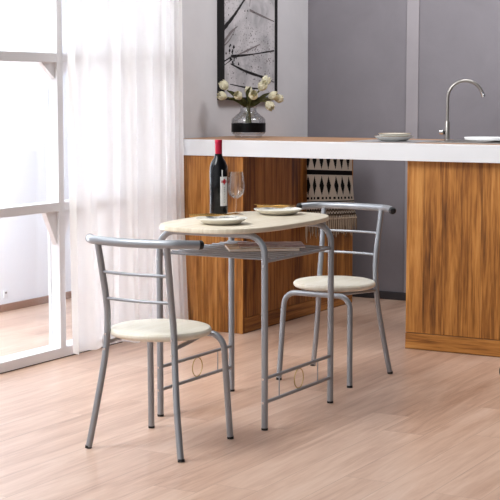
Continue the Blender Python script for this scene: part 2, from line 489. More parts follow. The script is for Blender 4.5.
sk = thing('kitchen_sink', 'brushed steel sink with a flat drainer let into the counter beside the tap', 'sink', (0, 0, CZ1))
bm = bmesh.new(); z = 0.004
X0, X1, Y0, Y1 = -2.87, -2.04, 6.78, 7.21
for a in ((X0, SX0 + 0.012, Y0, Y1), (SX1 - 0.012, X1, Y0, Y1), (SX0 + 0.012, SX1 - 0.012, Y0, SY0 + 0.012), (SX0 + 0.012, SX1 - 0.012, SY1 - 0.012, Y1)):
    box(bm, *a, 0.0005, z)
obj('rim', bm, M['brushed'], sk, smooth=False)
bm = bmesh.new(); d = -0.15
for a in ((SX0 + 0.006, SX0 + 0.009, SY0 + 0.006, SY1 - 0.006, d, 0.0), (SX1 - 0.009, SX1 - 0.006, SY0 + 0.006, SY1 - 0.006, d, 0.0),
          (SX0 + 0.009, SX1 - 0.009, SY0 + 0.006, SY0 + 0.009, d, 0.0), (SX0 + 0.009, SX1 - 0.009, SY1 - 0.009, SY1 - 0.006, d, 0.0),
          (SX0 + 0.006, SX1 - 0.006, SY0 + 0.006, SY1 - 0.006, d - 0.003, d)):
    box(bm, *a)
obj('basin', bm, M['brushed'], sk, smooth=False)
bm = bmesh.new()
for k in range(5): box(bm, -2.83 + k * 0.042, -2.82 + k * 0.042, 6.84, 7.06, z, z + 0.0015)
obj('drainer_ridges', bm, M['brushed'], sk, smooth=False)

# tap
fa = thing('kitchen_tap', 'tall brushed steel gooseneck tap with a side knob standing beside the sink', 'tap', (-2.89, 7.14, CZ1 + 0.0))
fd = Vector((0.92, 0.39, 0)).normalized(); Rg = 0.092
obj('base_body', lathe(bmesh.new(), [(0.0, 0.0005), (0.017, 0.0005), (0.017, 0.004), (0.0135, 0.006), (0.0135, 0.098), (0.011, 0.102), (0.0, 0.102)], seg=28), M['brushed'], fa)
pts = [Vector((0, 0, 0.10)), Vector((0, 0, 0.16)), Vector((0, 0, 0.215))]
for k in range(1, 25):
    a = PI * (1 - k / 24 * 0.90)
    pts.append(Vector((0, 0, 0.222)) + fd * (Rg + Rg * math.cos(a)) + Vector((0, 0, Rg * math.sin(a))))
obj('gooseneck_spout', tubebm(pts, 0.0085, 16), M['brushed'], fa)
tip = pts[-1]; tdir = (pts[-1] - pts[-2]).normalized()
obj('nozzle', tubebm([tip - tdir * 0.004, tip + tdir * 0.008, tip + tdir * 0.009, tip + tdir * 0.022], [0.0095, 0.0095, 0.011, 0.011], 16), M['chrome'], fa)
kd = Vector((-0.90, -0.43, 0)).normalized()
kb = obj('knob_stem', tubebm([kd * 0.012 + Vector((0, 0, 0.043)), kd * 0.026 + Vector((0, 0, 0.043))], 0.011, 16), M['black_plastic'], fa)
obj('knob', tubebm([kd * 0.022 + Vector((0, 0, 0.044)), kd * 0.027 + Vector((0, 0, 0.044)), kd * 0.042 + Vector((0, 0, 0.045))], [0.0125, 0.0135, 0.0115], 18), M['chrome'], fa)

# placemat, plates and dish on the counter
pm = obj('placemat', boxbm(-3.27, -2.885, 6.69, 7.07, CZ1 + 0.0003, CZ1 + 0.0025, bev=0.0008), M['mat_grey'])
tag(pm, 'flat grey placemat lying on the counter under the stacked plates', 'placemat')
PC = (-3.055, 6.82)
p1 = thing('plate', 'larger grey stoneware plate at the bottom of the stack on the placemat', 'plate', (*PC, CZ1 + 0.0027), group='plates stacked on the counter')
obj('dish', lathe(bmesh.new(), [(0, 0.0), (0.058, 0.0), (0.066, 0.003), (0.092, 0.018), (0.0985, 0.027), (0.096, 0.0275), (0.088, 0.02), (0.062, 0.007), (0, 0.006)], seg=48), M['grey_ceramic'], p1)
obj('rim', lathe(bmesh.new(), [(0.0958, 0.0268), (0.0988, 0.0265), (0.0988, 0.0285), (0.0958, 0.0285)], seg=48, closed=True), M['rim_ceramic'], p1)
p2 = thing('plate', 'smaller cream plate on top of the stack on the placemat', 'plate', (PC[0] + 0.004, PC[1] + 0.004, CZ1 + 0.0205), group='plates stacked on the counter')
obj('dish', lathe(bmesh.new(), [(0, 0.0), (0.052, 0.0), (0.07, 0.008), (0.083, 0.0215), (0.081, 0.0225), (0.066, 0.012), (0.05, 0.005), (0, 0.005)], seg=48), M['ceramic'], p2)
obj('rim', lathe(bmesh.new(), [(0.0808, 0.0218), (0.0834, 0.0212), (0.0834, 0.0238), (0.0808, 0.0238)], seg=48, closed=True), M['rim_ceramic'], p2)
wd = thing('serving_dish', 'shallow white dish standing at the back edge of the steel sink', 'dish', (-2.60, 7.225, CZ1 + 0.0045))
obj('dish', lathe(bmesh.new(), [(0, 0.0), (0.079, 0.0), (0.083, 0.002), (0.085, 0.014), (0.084, 0.016), (0.0815, 0.015), (0.079, 0.005), (0, 0.004)], seg=48), M['white_ceramic'], wd)
wd.scale = (1.7, 0.9, 1.0); wd.location = (-2.655, 7.16, CZ1 + 0.0045)

# vase
VX, VY = -4.055, 7.06
va = thing('vase', 'round clear glass vase with a broad black band, standing on the left of the counter', 'vase', (VX, VY, CZ1 + 0.0005))
outer = [(0, 0.0), (0.066, 0.0), (0.07, 0.004), (0.07, 0.013), (0.082, 0.02), (0.0865, 0.03), (0.0865, 0.098), (0.082, 0.108), (0.05, 0.137), (0.042, 0.147), (0.041, 0.168), (0.047, 0.176)]
inner0 = [(0.044, 0.176), (0.038, 0.166), (0.039, 0.147), (0.047, 0.134), (0.079, 0.106), (0.083, 0.097), (0.083, 0.032), (0.078, 0.023), (0.05, 0.02), (0, 0.02)]
WV = 1.11
outer = [(r * WV, z) for r, z in outer]; inner = [(r * WV, z) for r, z in inner0]
obj('glass_body', lathe(bmesh.new(), outer + inner, seg=56), M['thin_glass'], va)
obj('black_band', lathe(bmesh.new(), [(0.0958, 0.030), (0.0968, 0.0305), (0.0968, 0.080), (0.0958, 0.0805)], seg=56, closed=True), M['ink'], va)

def tulip(head, root, size, d, label, leaf=None, openf=0.0):
    """a flower head at 'head' (relative to vase), stem dropping into the vase"""
    t = thing('tulip', label, 'flower', (VX, VY, CZ1), group='tulips in the glass vase')
    H, R = Vector(head), Vector(root)
    n = Vector(d).normalized()
    base = H - n * size * 0.5
    neck = Vector((R.x * 0.35, R.y * 0.35, 0.172))
    path = smooth_path([Vector((R.x * 0.5, R.y * 0.5, 0.082)), neck, neck.lerp(base, 0.5) + Vector((0, 0, 0.012)), base - n * 0.008, base], 7)
    obj('stem', tubebm(path, 0.0032, 8), M['stem'], t)
    bm = bmesh.new()
    q = Vector((0, 0, 1)).rotation_difference(n)
    for layer in range(2):
        for k in range(3):
            a0 = 2 * PI * k / 3 + layer * PI / 3 + head[1] * 9
            rows = []
            for j in range(9):
                v = j / 8
                rr = size * (0.10 + 0.36 * math.sin(min(1, v * 1.25) * PI * 0.62) ** 0.8) * (1.0 - 0.30 * max(0, v - 0.55) / 0.45 * (1 - openf)) * (0.96 if layer else 1.03)
                wid = 1.15 * (math.sin(PI * min(0.985, 0.12 + v * 0.88)) ** 0.55)
                row = []
                for i in range(7):
                    s = (i / 6 - 0.5) * 2
                    a = a0 + s * wid * 0.75
                    r2 = rr * (1 - 0.05 * s * s)
                    row.append(bm.verts.new(base + q @ Vector((r2 * math.cos(a), r2 * math.sin(a), size * (v * 1.02 - 0.06 * s * s * v)))))
                rows.append(row)
            for j in range(8):
                for i in range(6): bm.faces.new((rows[j][i], rows[j][i + 1], rows[j + 1][i + 1], rows[j + 1][i]))
    bmesh.ops.solidify(bm, geom=bm.faces[:], thickness=0.0012)
    obj('flower_head', bm, M['petal'], t, angle=180)
    obj('pistil', tubebm([base + n * 0.002, base + n * size * 0.6], [0.005, 0.003], 8), M['pistil'], t)
    if leaf:
        L = [neck] + [Vector(p) for p in leaf]; P = smooth_path(L, 7)
        bm = bmesh.new(); prev = None
        for i, p in enumerate(P):
            u = i / (len(P) - 1); w = 0.013 * math.sin(PI * min(0.98, 0.15 + 0.85 * u)) ** 0.7
            tg = (P[min(i + 1, len(P) - 1)] - P[max(i - 1, 0)]).normalized()
            sd = tg.cross(Vector((0.6, -0.8, 0.1))).normalized(); up = sd.cross(tg)
            row = [bm.verts.new(p + sd * w * s + up * (-0.3 * w * (1 - s * s))) for s in (-1, -0.5, 0, 0.5, 1)]
            if prev:
                for k in range(4): bm.faces.new((prev[k], prev[k + 1], row[k + 1], row[k]))
            prev = row
        bmesh.ops.solidify(bm, geom=bm.faces[:], thickness=0.001)
        obj('leaf', bm, M['leaf'], t, angle=180)
    return t
# image-right direction on the counter, and the direction towards the room
er = Vector((0.868, 0.497, 0)); ef = Vector((0.494, -0.862, 0))
def hp(a, h, f): return er * a + ef * f + Vector((0, 0, h))
tul = [
    (hp(-0.136, 0.292, 0.02), hp(-0.03, 0, 0.01), 0.060, hp(-0.55, 0.75, 0.1), 'white tulip reaching furthest up and left from the vase', [hp(-0.04, .2, .0), hp(-0.085, .245, .02), hp(-0.12, .262, .02)]),
    (hp(-0.146, 0.232, 0.05), hp(-0.02, 0, 0.03), 0.058, hp(-0.9, 0.2, 0.5), 'white tulip lowest on the left of the vase, head turned sideways', [hp(-0.03, .19, .03), hp(-0.075, .215, .05), hp(-0.11, .212, .06)]),
    (hp(-0.056, 0.234, 0.06), hp(-0.01, 0, 0.03), 0.056, hp(-0.45, 0.45, 0.7), 'white tulip left of centre above the vase neck', [hp(-0.02, .2, .03), hp(-0.04, .225, .035)]),
    (hp(0.027, 0.236, 0.075), hp(0.01, 0, 0.03), 0.060, hp(0.15, 0.45, 0.95), 'white open tulip facing the room directly above the vase', [hp(0.01, .2, .0), hp(-0.005, .25, .0), hp(0.012, .285, .0)]),
    (hp(0.078, 0.288, 0.05), hp(0.02, 0, 0.0), 0.062, hp(0.45, 0.7, 0.4), 'white tulip upper right of the bouquet, the nearer of the two there', [hp(0.03, .2, .02), hp(0.05, .235, .03)]),
    (hp(0.098, 0.318, -0.01), hp(0.02, 0, -0.02), 0.060, hp(0.5, 0.8, 0.0), 'white tulip rising highest in the bouquet, behind another head', None),
    (hp(0.138, 0.234, 0.03), hp(0.03, 0, 0.0), 0.058, hp(0.85, 0.35, 0.3), 'white tulip leaning right beneath the tallest flower', [hp(0.05, .2, .01), hp(0.085, .232, .02), hp(0.12, .25, .0)]),
    (hp(0.170, 0.218, -0.01), hp(0.03, 0, -0.02), 0.054, hp(0.95, 0.1, 0.0), 'white tulip furthest to the right of the bouquet', None),
    (hp(0.117, 0.180, 0.06), hp(0.02, 0, 0.02), 0.060, hp(0.5, -0.55, 0.5), 'white tulip drooping lowest on the right of the vase', [hp(0.03, .19, .04), hp(0.06, .2, .05)]),
    (hp(0.000, 0.262, -0.03), hp(0.0, 0, -0.02), 0.050, hp(0.0, 1, 0.0), 'small white tulip half hidden behind the centre of the bouquet', [hp(0.0, .21, -.03), hp(0.01, .25, -.04), hp(0.035, .268, -.04)]),
]
for h, r, s, d, lab, lf in tul: tulip(h, r, s, d, lab, lf)

# ------------------------------------------------------------------ picture on the pale wall
pc = thing('framed_picture', 'tall abstract ink picture in a deep black frame on the pale grey wall', 'picture', (XW, 7.447, 1.725))
hw, hh = 0.322, 0.47; D0, D1 = 0.001, 0.042
bm = bmesh.new()
for a in ((-hw, hw, -hh, -hh + 0.014), (-hw, hw, hh - 0.014, hh), (-hw, -hw + 0.014, -hh + 0.014, hh - 0.014), (hw - 0.014, hw, -hh + 0.014, hh - 0.014)):
    box(bm, D0, D1, a[0], a[1], a[2], a[3])
obj('frame', bm, M['black_frame'], pc, smooth=False)
cv = obj('canvas', boxbm(D0, D1 - 0.012, -hw + 0.0145, hw - 0.0145, -hh + 0.0145, hh - 0.0145), M['canvas'], pc, smooth=False)
def stroke(bm, pts, ws):
    P = smooth_path([(D1 - 0.0115, p[0] - 7.42, p[1] - 1.725) for p in pts], 6); prev = None
    for i, p in enumerate(P):
        u = i / (len(P) - 1) * (len(ws) - 1); k = min(int(u), len(ws) - 2); w = ws[k] + (ws[k + 1] - ws[k]) * (u - k)
        w *= 1 + 0.2 * random.uniform(-1, 1)
        tg = (P[min(i + 1, len(P) - 1)] - P[max(i - 1, 0)]).normalized(); sd = tg.cross(Vector((1, 0, 0)))
        row = [bm.verts.new(p + sd * w), bm.verts.new(p - sd * w)]
        if prev: bm.faces.new((prev[0], prev[1], row[1], row[0]))
        prev = row
    return bm
bm = bmesh.new()
stroke(bm, [(7.115, 1.655), (7.24, 1.74), (7.37, 1.845)], [0.016, 0.011, 0.007])
stroke(bm, [(7.37, 1.845), (7.48, 1.96), (7.60, 2.1)], [0.007, 0.012, 0.004])
stroke(bm, [(7.22, 1.505), (7.45, 1.522), (7.72, 1.55)], [0.009, 0.004, 0.005])
stroke(bm, [(7.20, 1.462), (7.38, 1.42), (7.60, 1.385), (7.72, 1.36)], [0.004, 0.008, 0.007, 0.002])
stroke(bm, [(7.19, 1.345), (7.4, 1.325), (7.6, 1.318)], [0.002, 0.005, 0.002])
stroke(bm, [(7.115, 1.47), (7.2, 1.5)], [0.003, 0.005]); stroke(bm, [(7.12, 1.45), (7.22, 1.49)], [0.002, 0.004])
rnd = random.Random(11)
def blob(bm, y, z, r):
    n = 9; c = bm.verts.new((D1 - 0.0113, y - 7.42, z - 1.725))
    R = [bm.verts.new((D1 - 0.0113, y - 7.42 + r * rnd.uniform(.6, 1.2) * math.cos(2 * PI * k / n), z - 1.725 + r * rnd.uniform(.6, 1.2) * math.sin(2 * PI * k / n))) for k in range(n)]
    for k in range(n): bm.faces.new((c, R[k], R[(k + 1) % n]))
for _ in range(26):
    blob(bm, min(7.71, max(7.125, 7.225 + rnd.gauss(0, 0.03))), 1.525 + rnd.gauss(0, 0.035), rnd.uniform(0.003, 0.012))
for _ in range(90):
    blob(bm, rnd.uniform(7.13, 7.68), rnd.uniform(1.3, 2.15), rnd.uniform(0.002, 0.0055))
for f in bm.faces: f.material_index = 0
n_ink = len(bm.faces)
stroke(bm, [(7.42, 1.78), (7.55, 1.755), (7.72, 1.725)], [0.008, 0.006, 0.003])
stroke(bm, [(7.26, 1.51), (7.4, 1.545), (7.55, 1.585)], [0.003, 0.007, 0.002])
stroke(bm, [(7.12, 1.58), (7.2, 1.64), (7.28, 1.68)], [0.010, 0.008, 0.003])
stroke(bm, [(7.12, 1.56), (7.19, 1.6), (7.25, 1.66)], [0.006, 0.005, 0.002])
stroke(bm, [(7.42, 1.80), (7.44, 1.88), (7.5, 1.95)], [0.003, 0.005, 0.002])
for _ in range(60): blob(bm, rnd.uniform(7.45, 7.71), rnd.uniform(1.34, 1.6), rnd.uniform(0.002, 0.007))
for i_f, f in enumerate(bm.faces): f.material_index = 0 if i_f < n_ink else 1
obj('ink_painting', bm, [M['art_ink'], M['art_soft']], cv, smooth=False)

# ------------------------------------------------------------------ woven runner over the cabinet side
def runner():
    bm = bmesh.new(); NU, NV = 132, 110
    Y0, W = 7.345, 0.60; ztop, zbot = 0.953, 0.575
    fold = 0.30
    rows = []
    for j in range(NV + 1):
        v = j / NV
        row = []
        for i in range(NU + 1):
            u = i / NU
            z = ztop - (ztop - zbot) * v
            tilt = -0.036 * u * min(1, v * 4)
            wob = 0.006 * math.sin(9 * u + 2) * v + 0.004 * math.sin(23 * u) * v
            row.append(bm.verts.new((-3.839 + 0.004 + wob + 0.01 * v, Y0 + W * u + 0.09 * (u - 0.30) * v ** 2, z + tilt)))
        rows.append(row)
    top = []
    for j in range(1, 13):
        row = [bm.verts.new((-3.839 - 0.012 * j, Y0 + W * i / NU, 0.955)) for i in range(NU + 1)]
        top.append(row)
    allr = top[::-1] + rows
    nt = len(top)
    for j in range(len(allr) - 1):
        for i in range(NU):
            f = bm.faces.new((allr[j][i], allr[j][i + 1], allr[j + 1][i + 1], allr[j + 1][i]))
            u = (i + 0.5) / NU; v = (j - nt + 0.5) / NV
            m = 0
            if v > 0:
                z = 0.953 - 0.378 * v
                k = (u * W) / 0.088 + 0.35; fx = abs(k - math.floor(k) - 0.5) * 2
                def dia(c, h): return fx / 0.62 + abs(z - c) / h < 1
                if dia(0.912, 0.052) or dia(0.765, 0.058): m = 1
                if 0.828 < z < 0.858: m = 1
                if 0.822 < z < 0.826 or 0.861 < z < 0.865: m = 0
                if 0.684 < z < 0.698 and (int(u * 26) % 2 == 0): m = 1
                if 0.668 < z < 0.674: m = 1
                if z < 0.665:
                    zz = ((z / 0.028 + 0.5 * abs(((u * 22) % 1) - 0.5) * 2) % 1)
                    m = 2 if zz < 0.5 else (1 if zz < 0.68 else 0)
                if 0.618 < z < 0.622 : m = 1
            f.material_index = m
    bmesh.ops.solidify(bm, geom=bm.faces[:], thickness=0.0025)
    return bm
rn = thing('table_runner', 'cream woven runner with black diamonds and a fringe, draped over the left cabinet side', 'runner', (0, 0, 0))
obj('woven_cloth', runner(), [M['linen'], M['black_yarn'], M['brown_yarn']], rn, angle=180)
bm = bmesh.new(); rnd = random.Random(3)
for k in range(58):
    u = (k + 0.5) / 58
    y = 7.345 + 0.60 * u + 0.09 * (u - 0.30); z0 = 0.58 - 0.036 * u
    L = 0.095 + rnd.uniform(-0.015, 0.035); x = -3.825 + 0.006 * math.sin(9 * u + 2)
    dy = rnd.uniform(-0.008, 0.008)
    tube(bm, [(x, y, z0 + 0.006), (x + 0.002, y + dy * 0.3, z0 - L * 0.3), (x + 0.001 + rnd.uniform(0, .004), y + dy * 0.7, z0 - L * 0.7), (x + 0.002, y + dy, z0 - L)], [0.0030, 0.0038, 0.0033, 0.0018], 6, mi=k % 2)
for k in range(42):
    u = (k + 0.5) / 42; y = 7.345 + 0.60 * u + 0.09 * (u - 0.30); z0 = 0.568 - 0.036 * u
    bmesh.ops.create_icosphere(bm, subdivisions=1, radius=0.006, matrix=Matrix.Translation((-3.823 + 0.006 * math.sin(9 * u + 2), y, z0)))
tube(bm, [(-3.822, 7.330, 0.585), (-3.821, 7.322, 0.53), (-3.82, 7.320, 0.47), (-3.82, 7.324, 0.435)], [0.004, 0.007, 0.006, 0.003], 6)
obj('fringe', bm, [M['fringe_yarn'], M['brown_yarn']], rn)

# ------------------------------------------------------------------ chairs
RT = 0.0122
def make_chair(label):
    t = thing('dining_chair', label, 'chair', group='metal dining chairs at the table')
    seat = [(0, 0.4135), (0.168, 0.4135), (0.181, 0.418), (0.187, 0.426), (0.187, 0.434), (0.182, 0.441), (0.172, 0.4445), (0, 0.4455)]
    obj('seat', lathe(bmesh.new(), seat, (0, -0.01, 0), 64), M['seat'], t)
    for s in (-1, 1):
        P = [(s * 0.200, -0.191, 0.006), (s * 0.186, -0.181, 0.09), (s * 0.172, -0.171, 0.18), (s * 0.155, -0.154, 0.31), (s * 0.147, -0.146, 0.395), (s * 0.1425, -0.145, 0.47), (s * 0.1405, -0.154, 0.55), (s * 0.1435, -0.172, 0.65), (s * 0.148, -0.193, 0.762)]
        rl = obj('rear_leg', tubebm(smooth_path(P, 7), RT, 16), M['metal'], t)
        obj('foot_cap', tubebm([(s * 0.2022, -0.1913, 0.0), (s * 0.2008, -0.1902, 0.010)], RT + 0.0007, 16), M['black_plastic'], rl)
        obj('bolt', tubebm([(s * 0.143, -0.158, 0.425), (s * 0.143, -0.1625, 0.425)], 0.005, 10), M['chrome'], rl)
        obj('bolt', tubebm([(s * 0.146, -0.159, 0.37), (s * 0.146, -0.1645, 0.37)], 0.0045, 10), M['chrome'], rl)
        sr = [(s * 0.146, -0.142, 0.392), (s * 0.135, -0.02, 0.400), (s * 0.105, 0.10, 0.402), (s * 0.09, 0.15, 0.402)]
        obj('side_rail', tubebm(smooth_path(sr, 6), 0.0075, 12), M['metal'], t)
    P = [(-0.178, 0.190, 0.006), (-0.164, 0.164, 0.401), (0.164, 0.164, 0.401), (0.178, 0.190, 0.006)]
    fl = obj('front_leg_frame', tubebm(fillet(P, 0.058, 10), RT, 16), M['metal'], t)
    for s in (-1, 1):
        obj('foot_cap', tubebm([(s * 0.1785, 0.191, 0.0), (s * 0.178, 0.190, 0.010)], RT + 0.0007, 16), M['black_plastic'], fl)
    rail = smooth_path([(-0.236, -0.118, 0.766), (-0.20, -0.160, 0.769), (-0.147, -0.193, 0.770), (0, -0.216, 0.770), (0.147, -0.193, 0.770), (0.20, -0.160, 0.769), (0.236, -0.118, 0.766)], 8)
    tr = obj('top_rail', tubebm(rail, 0.0158, 18), M['metal'], t)
    for e, f in ((0, 1), (-1, -2)):
        d = (rail[e] - rail[f]).normalized()
        obj('end_cap', tubebm([rail[e] - d * 0.003, rail[e] + d * 0.007, rail[e] + d * 0.013, rail[e] + d * 0.015], [0.0168, 0.0168, 0.013, 0.006], 18), M['black_plastic'], tr)
    for z, w, y in ((0.557, 0.1405, -0.155), (0.655, 0.1435, -0.173)):
        b = smooth_path([(-w, y, z), (-w * 0.5, y - 0.014, z), (0, y - 0.019, z), (w * 0.5, y - 0.014, z), (w, y, z)], 7)
        obj('back_crossbar', tubebm(b, 0.0058, 12), M['metal'], t)
    return t
c1 = make_chair('cream seated silver metal chair at left, back to the viewer, before the curtain')
c1.location = (-2.888, 4.39, 0)
c2 = copy_tree(c1); c2.location = (-2.910, 5.845, 0); c2.rotation_euler = (0, 0, PI)
c2['label'] = 'cream seated silver metal chair behind the table, near the counter and woven runner'

# ------------------------------------------------------------------ table
TX, TY = -2.907, 5.05
tb = thing('dining_table', 'small oval table with pale top, silver tube legs and a wire shelf underneath', 'table', (TX, TY, 0))
def superellipse(a, b, n, k=96):
    out = []
    for i in range(k):
        th = 2 * PI * i / k; c, s = math.cos(th), math.sin(th)
        out.append((a * math.copysign(abs(c) ** (2 / n), c), b * math.copysign(abs(s) ** (2 / n), s)))
    return out
bm = bmesh.new(); rings = []
for sc, z in ((-0.006, 0.766), (0.0, 0.769), (0.0, 0.781), (-0.002, 0.7845), (-0.007, 0.786)):
    rings.append([bm.verts.new((x, y, z)) for x, y in superellipse(0.252 + sc, 0.437 + sc, 2.9)])
for A, B in zip(rings, rings[1:]):
    for k in range(96): bm.faces.new((A[k], A[(k + 1) % 96], B[(k + 1) % 96], B[k]))
bm.faces.new(rings[0][::-1]); bm.faces.new(rings[-1])
obj('tabletop', bm, M['tabletop'], tb)
LX, LY = 0.2405, 0.282
for s in (-1, 1):
    P = [(-LX, s * LY, 0.006), (-LX, s * LY, 0.7535), (LX, s * LY, 0.7535), (LX, s * LY, 0.006)]
    lf = obj('leg_frame', tubebm(fillet(P, 0.075, 12), 0.0128, 18), M['metal'], tb)
    for q in (-1, 1):
        obj('foot_cap', tubebm([(q * LX, s * LY, 0.0), (q * LX, s * LY, 0.009)], 0.0134, 16), M['black_plastic'], lf)
        for z in (0.201, 0.108, 0.640):
            obj('bolt', tubebm([(q * LX, s * (LY + 0.0115), z), (q * LX, s * (LY + 0.0155), z)], 0.005, 10), M['chrome'], lf)
for q in (-1, 1):
    for z in (0.201, 0.108):
        obj('stretcher', tubebm([(q * LX, -LY + 0.008, z), (q * LX, LY - 0.008, z)], 0.0072, 12), M['metal'], tb)
    ring = [(q * LX, 0.0385 * math.sin(2 * PI * k / 40), 0.1545 + 0.0395 * math.cos(2 * PI * k / 40)) for k in range(40)]
    obj('ring', tubebm(ring, 0.0022, 8, closed=True), M['brass'], tb)
    for y in (-0.165, 0.165):
        obj('spindle', tubebm([(q * LX, y, 0.112), (q * LX, y, 0.197)], 0.0024, 8), M['metal'], tb)
sh = obj('shelf_frame', tubebm([(-LX, -LY + 0.006, 0.655), (-LX, LY - 0.006, 0.655)], 0.0065, 12), M['metal'], tb)
bm = bmesh.new(); tube(bm, [(LX, -LY + 0.006, 0.655), (LX, LY - 0.006, 0.655)], 0.0065, 12)
obj('shelf_frame', bm, M['metal'], tb)
for k in range(9):
    y = -0.25 + 0.50 * k / 8
    obj('shelf_bar', tubebm([(-LX, y, 0.661), (LX, y, 0.661)], 0.0048, 10), M['wire'], tb)

# magazines on the shelf
ang = math.radians(36)
def magazine(label, c, z, rz, w, l, th, cover):
    t = thing('magazine', label, 'magazine', (c[0], c[1], z), rz, 'magazines on the table shelf')
    obj('pages', boxbm(-l / 2 + 0.002, l / 2 - 0.002, -w / 2 + 0.002, w / 2 - 0.002, 0.0005, th - 0.0008), M['mag_page'], t, smooth=False)
    bm = boxbm(-l / 2, l / 2, -w / 2, w / 2, th - 0.0007, th)
    box(bm, -l / 2, l / 2, -w / 2, w / 2, 0.0, 0.0005); box(bm, -l / 2, l / 2, w / 2 - 0.0015, w / 2, 0.0005, th - 0.0007)
    obj('cover', bm, cover, t, smooth=False)
magazine('gold and cream magazine, the lower one on the wire shelf under the table', (-2.856, 5.080), 0.6668, ang, 0.205, 0.285, 0.010, M['cover_gold'])
magazine('wine red magazine lying on top of another on the wire shelf', (-2.828, 5.110), 0.6771, ang - 0.05, 0.195, 0.265, 0.006, M['cover_wine'])

# ------------------------------------------------------------------ on the table
ZT = 0.7863
bo = thing('wine_bottle', 'dark wine bottle with red foil and a pale label, standing on the table', 'bottle', (-3.135, 5.205, ZT))
prof = [(0, 0.006), (0.03, 0.0), (0.036, 0.002), (0.0385, 0.007), (0.0385, 0.186), (0.037, 0.200), (0.031, 0.215), (0.0215, 0.229), (0.0165, 0.240), (0.0145, 0.252), (0.0142, 0.298), (0, 0.298)]
obj('glass_body', lathe(bmesh.new(), prof, seg=48), M['bottle'], bo)
obj('foil_capsule', lathe(bmesh.new(), [(0.0146, 0.246), (0.0150, 0.247), (0.0150, 0.292), (0.0160, 0.293), (0.0160, 0.304), (0.0150, 0.3065), (0.0, 0.3065)], seg=36), M['capsule'], bo)
def wrap(bm, a0, a1, z0, z1, r, n=14):
    A = [[bm.verts.new((r * math.cos(a0 + (a1 - a0) * k / n), r * math.sin(a0 + (a1 - a0) * k / n), z)) for k in range(n + 1)] for z in (z0, z1)]
    for k in range(n): bm.faces.new((A[0][k], A[0][k + 1], A[1][k + 1], A[1][k]))
    return bm
av = math.atan2(-5.205, 3.135)          # bottle to room
la0, la1 = av + math.radians(10), av + math.radians(66)
bm = wrap(bmesh.new(), la0, la1, 0.036, 0.156, 0.0388); wrap(bm, la0 + 0.16, la0 + 0.3, 0.156, 0.184, 0.0388)
lb = obj('label', bm, M['label'], bo)
bm = wrap(bmesh.new(), la0 + 0.28, la1 - 0.26, 0.130, 0.142, 0.0391, 6); wrap(bm, la0 + 0.40, la1 - 0.40, 0.124, 0.147, 0.0391, 5)
wrap(bm, la0 + 0.14, la0 + 0.24, 0.131, 0.141, 0.0391, 3); wrap(bm, la1 - 0.2, la1 - 0.1, 0.131, 0.141, 0.0391, 3)
obj('red_emblem', bm, M['label_red'], lb)
bm = bmesh.new(); rnd = random.Random(5)
z = 0.112
while z > 0.05:
    h = rnd.uniform(0.003, 0.0055); w = rnd.uniform(0.04, 0.075); am = (la0 + la1) / 2
    wrap(bm, am - w, am + w, z - h * 0.55, z, 0.0391, 3); z -= h + 0.0022
obj('small_print', bm, M['label_grey'], lb)

bo.scale = (1.0, 1.0, 1.025)
gl = thing('wine_glass', 'empty stemmed wine glass standing beside the bottle on the table', 'glass', (-3.06, 5.222, ZT))
o_ = [(0, 0.0), (0.032, 0.0), (0.033, 0.0012), (0.028, 0.003), (0.010, 0.006), (0.0045, 0.012), (0.0036, 0.03), (0.0036, 0.060), (0.0055, 0.067), (0.019, 0.074), (0.0305, 0.086), (0.0355, 0.106), (0.0358, 0.126), (0.0330, 0.156), (0.0295, 0.180)]
i_ = [(0.0285, 0.180), (0.0320, 0.156), (0.0348, 0.126), (0.0345, 0.106), (0.0295, 0.0875), (0.018, 0.077), (0.006, 0.0715), (0, 0.0705)]
obj('goblet', lathe(bmesh.new(), o_ + i_, seg=44), M['thin_glass'], gl)

def dinner_plate(c, R, label):
    t = thing('dinner_plate', label, 'plate', (c[0], c[1], ZT), 0, 'plates set on the table')
    k = R / 0.1
    obj('dish', lathe(bmesh.new(), [(0, 0.001), (0.05 * k, 0.0), (0.062 * k, 0.001), (0.074 * k, 0.005), (0.096 * k, 0.019), (0.1 * k, 0.0225), (0.0985 * k, 0.024), (0.0935 * k, 0.0225), (0.071 * k, 0.0105), (0.06 * k, 0.0085), (0, 0.008)], seg=56), M['ceramic'], t)
    return t
def napkin(c, rz, label):
    bm = bmesh.new(); n = 12; g = []
    for j in range(n + 1):
        row = []
        for i in range(n + 1):
            x = (i / n - 0.5) * 0.125; y = (j / n - 0.5) * 0.062
            zz = 0.0250 + 0.003 * math.sin(22 * x / 0.125 * 0.3 + j) * 0.5 + 0.0022 * math.cos(50 * y) + max(0, abs(x) - 0.045) * 0.15
            row.append(bm.verts.new((x, y, zz)))
        g.append(row)
    for j in range(n):
        for i in range(n): bm.faces.new((g[j][i], g[j][i + 1], g[j + 1][i + 1], g[j + 1][i]))
    bmesh.ops.solidify(bm, geom=bm.faces[:], thickness=0.006)
    o = obj('napkin', bm, M['napkin'], None, angle=180); o.location = (c[0], c[1], ZT); o.rotation_euler = (0, 0, rz)
    return tag(o, label, 'napkin', 'napkins on the plates')
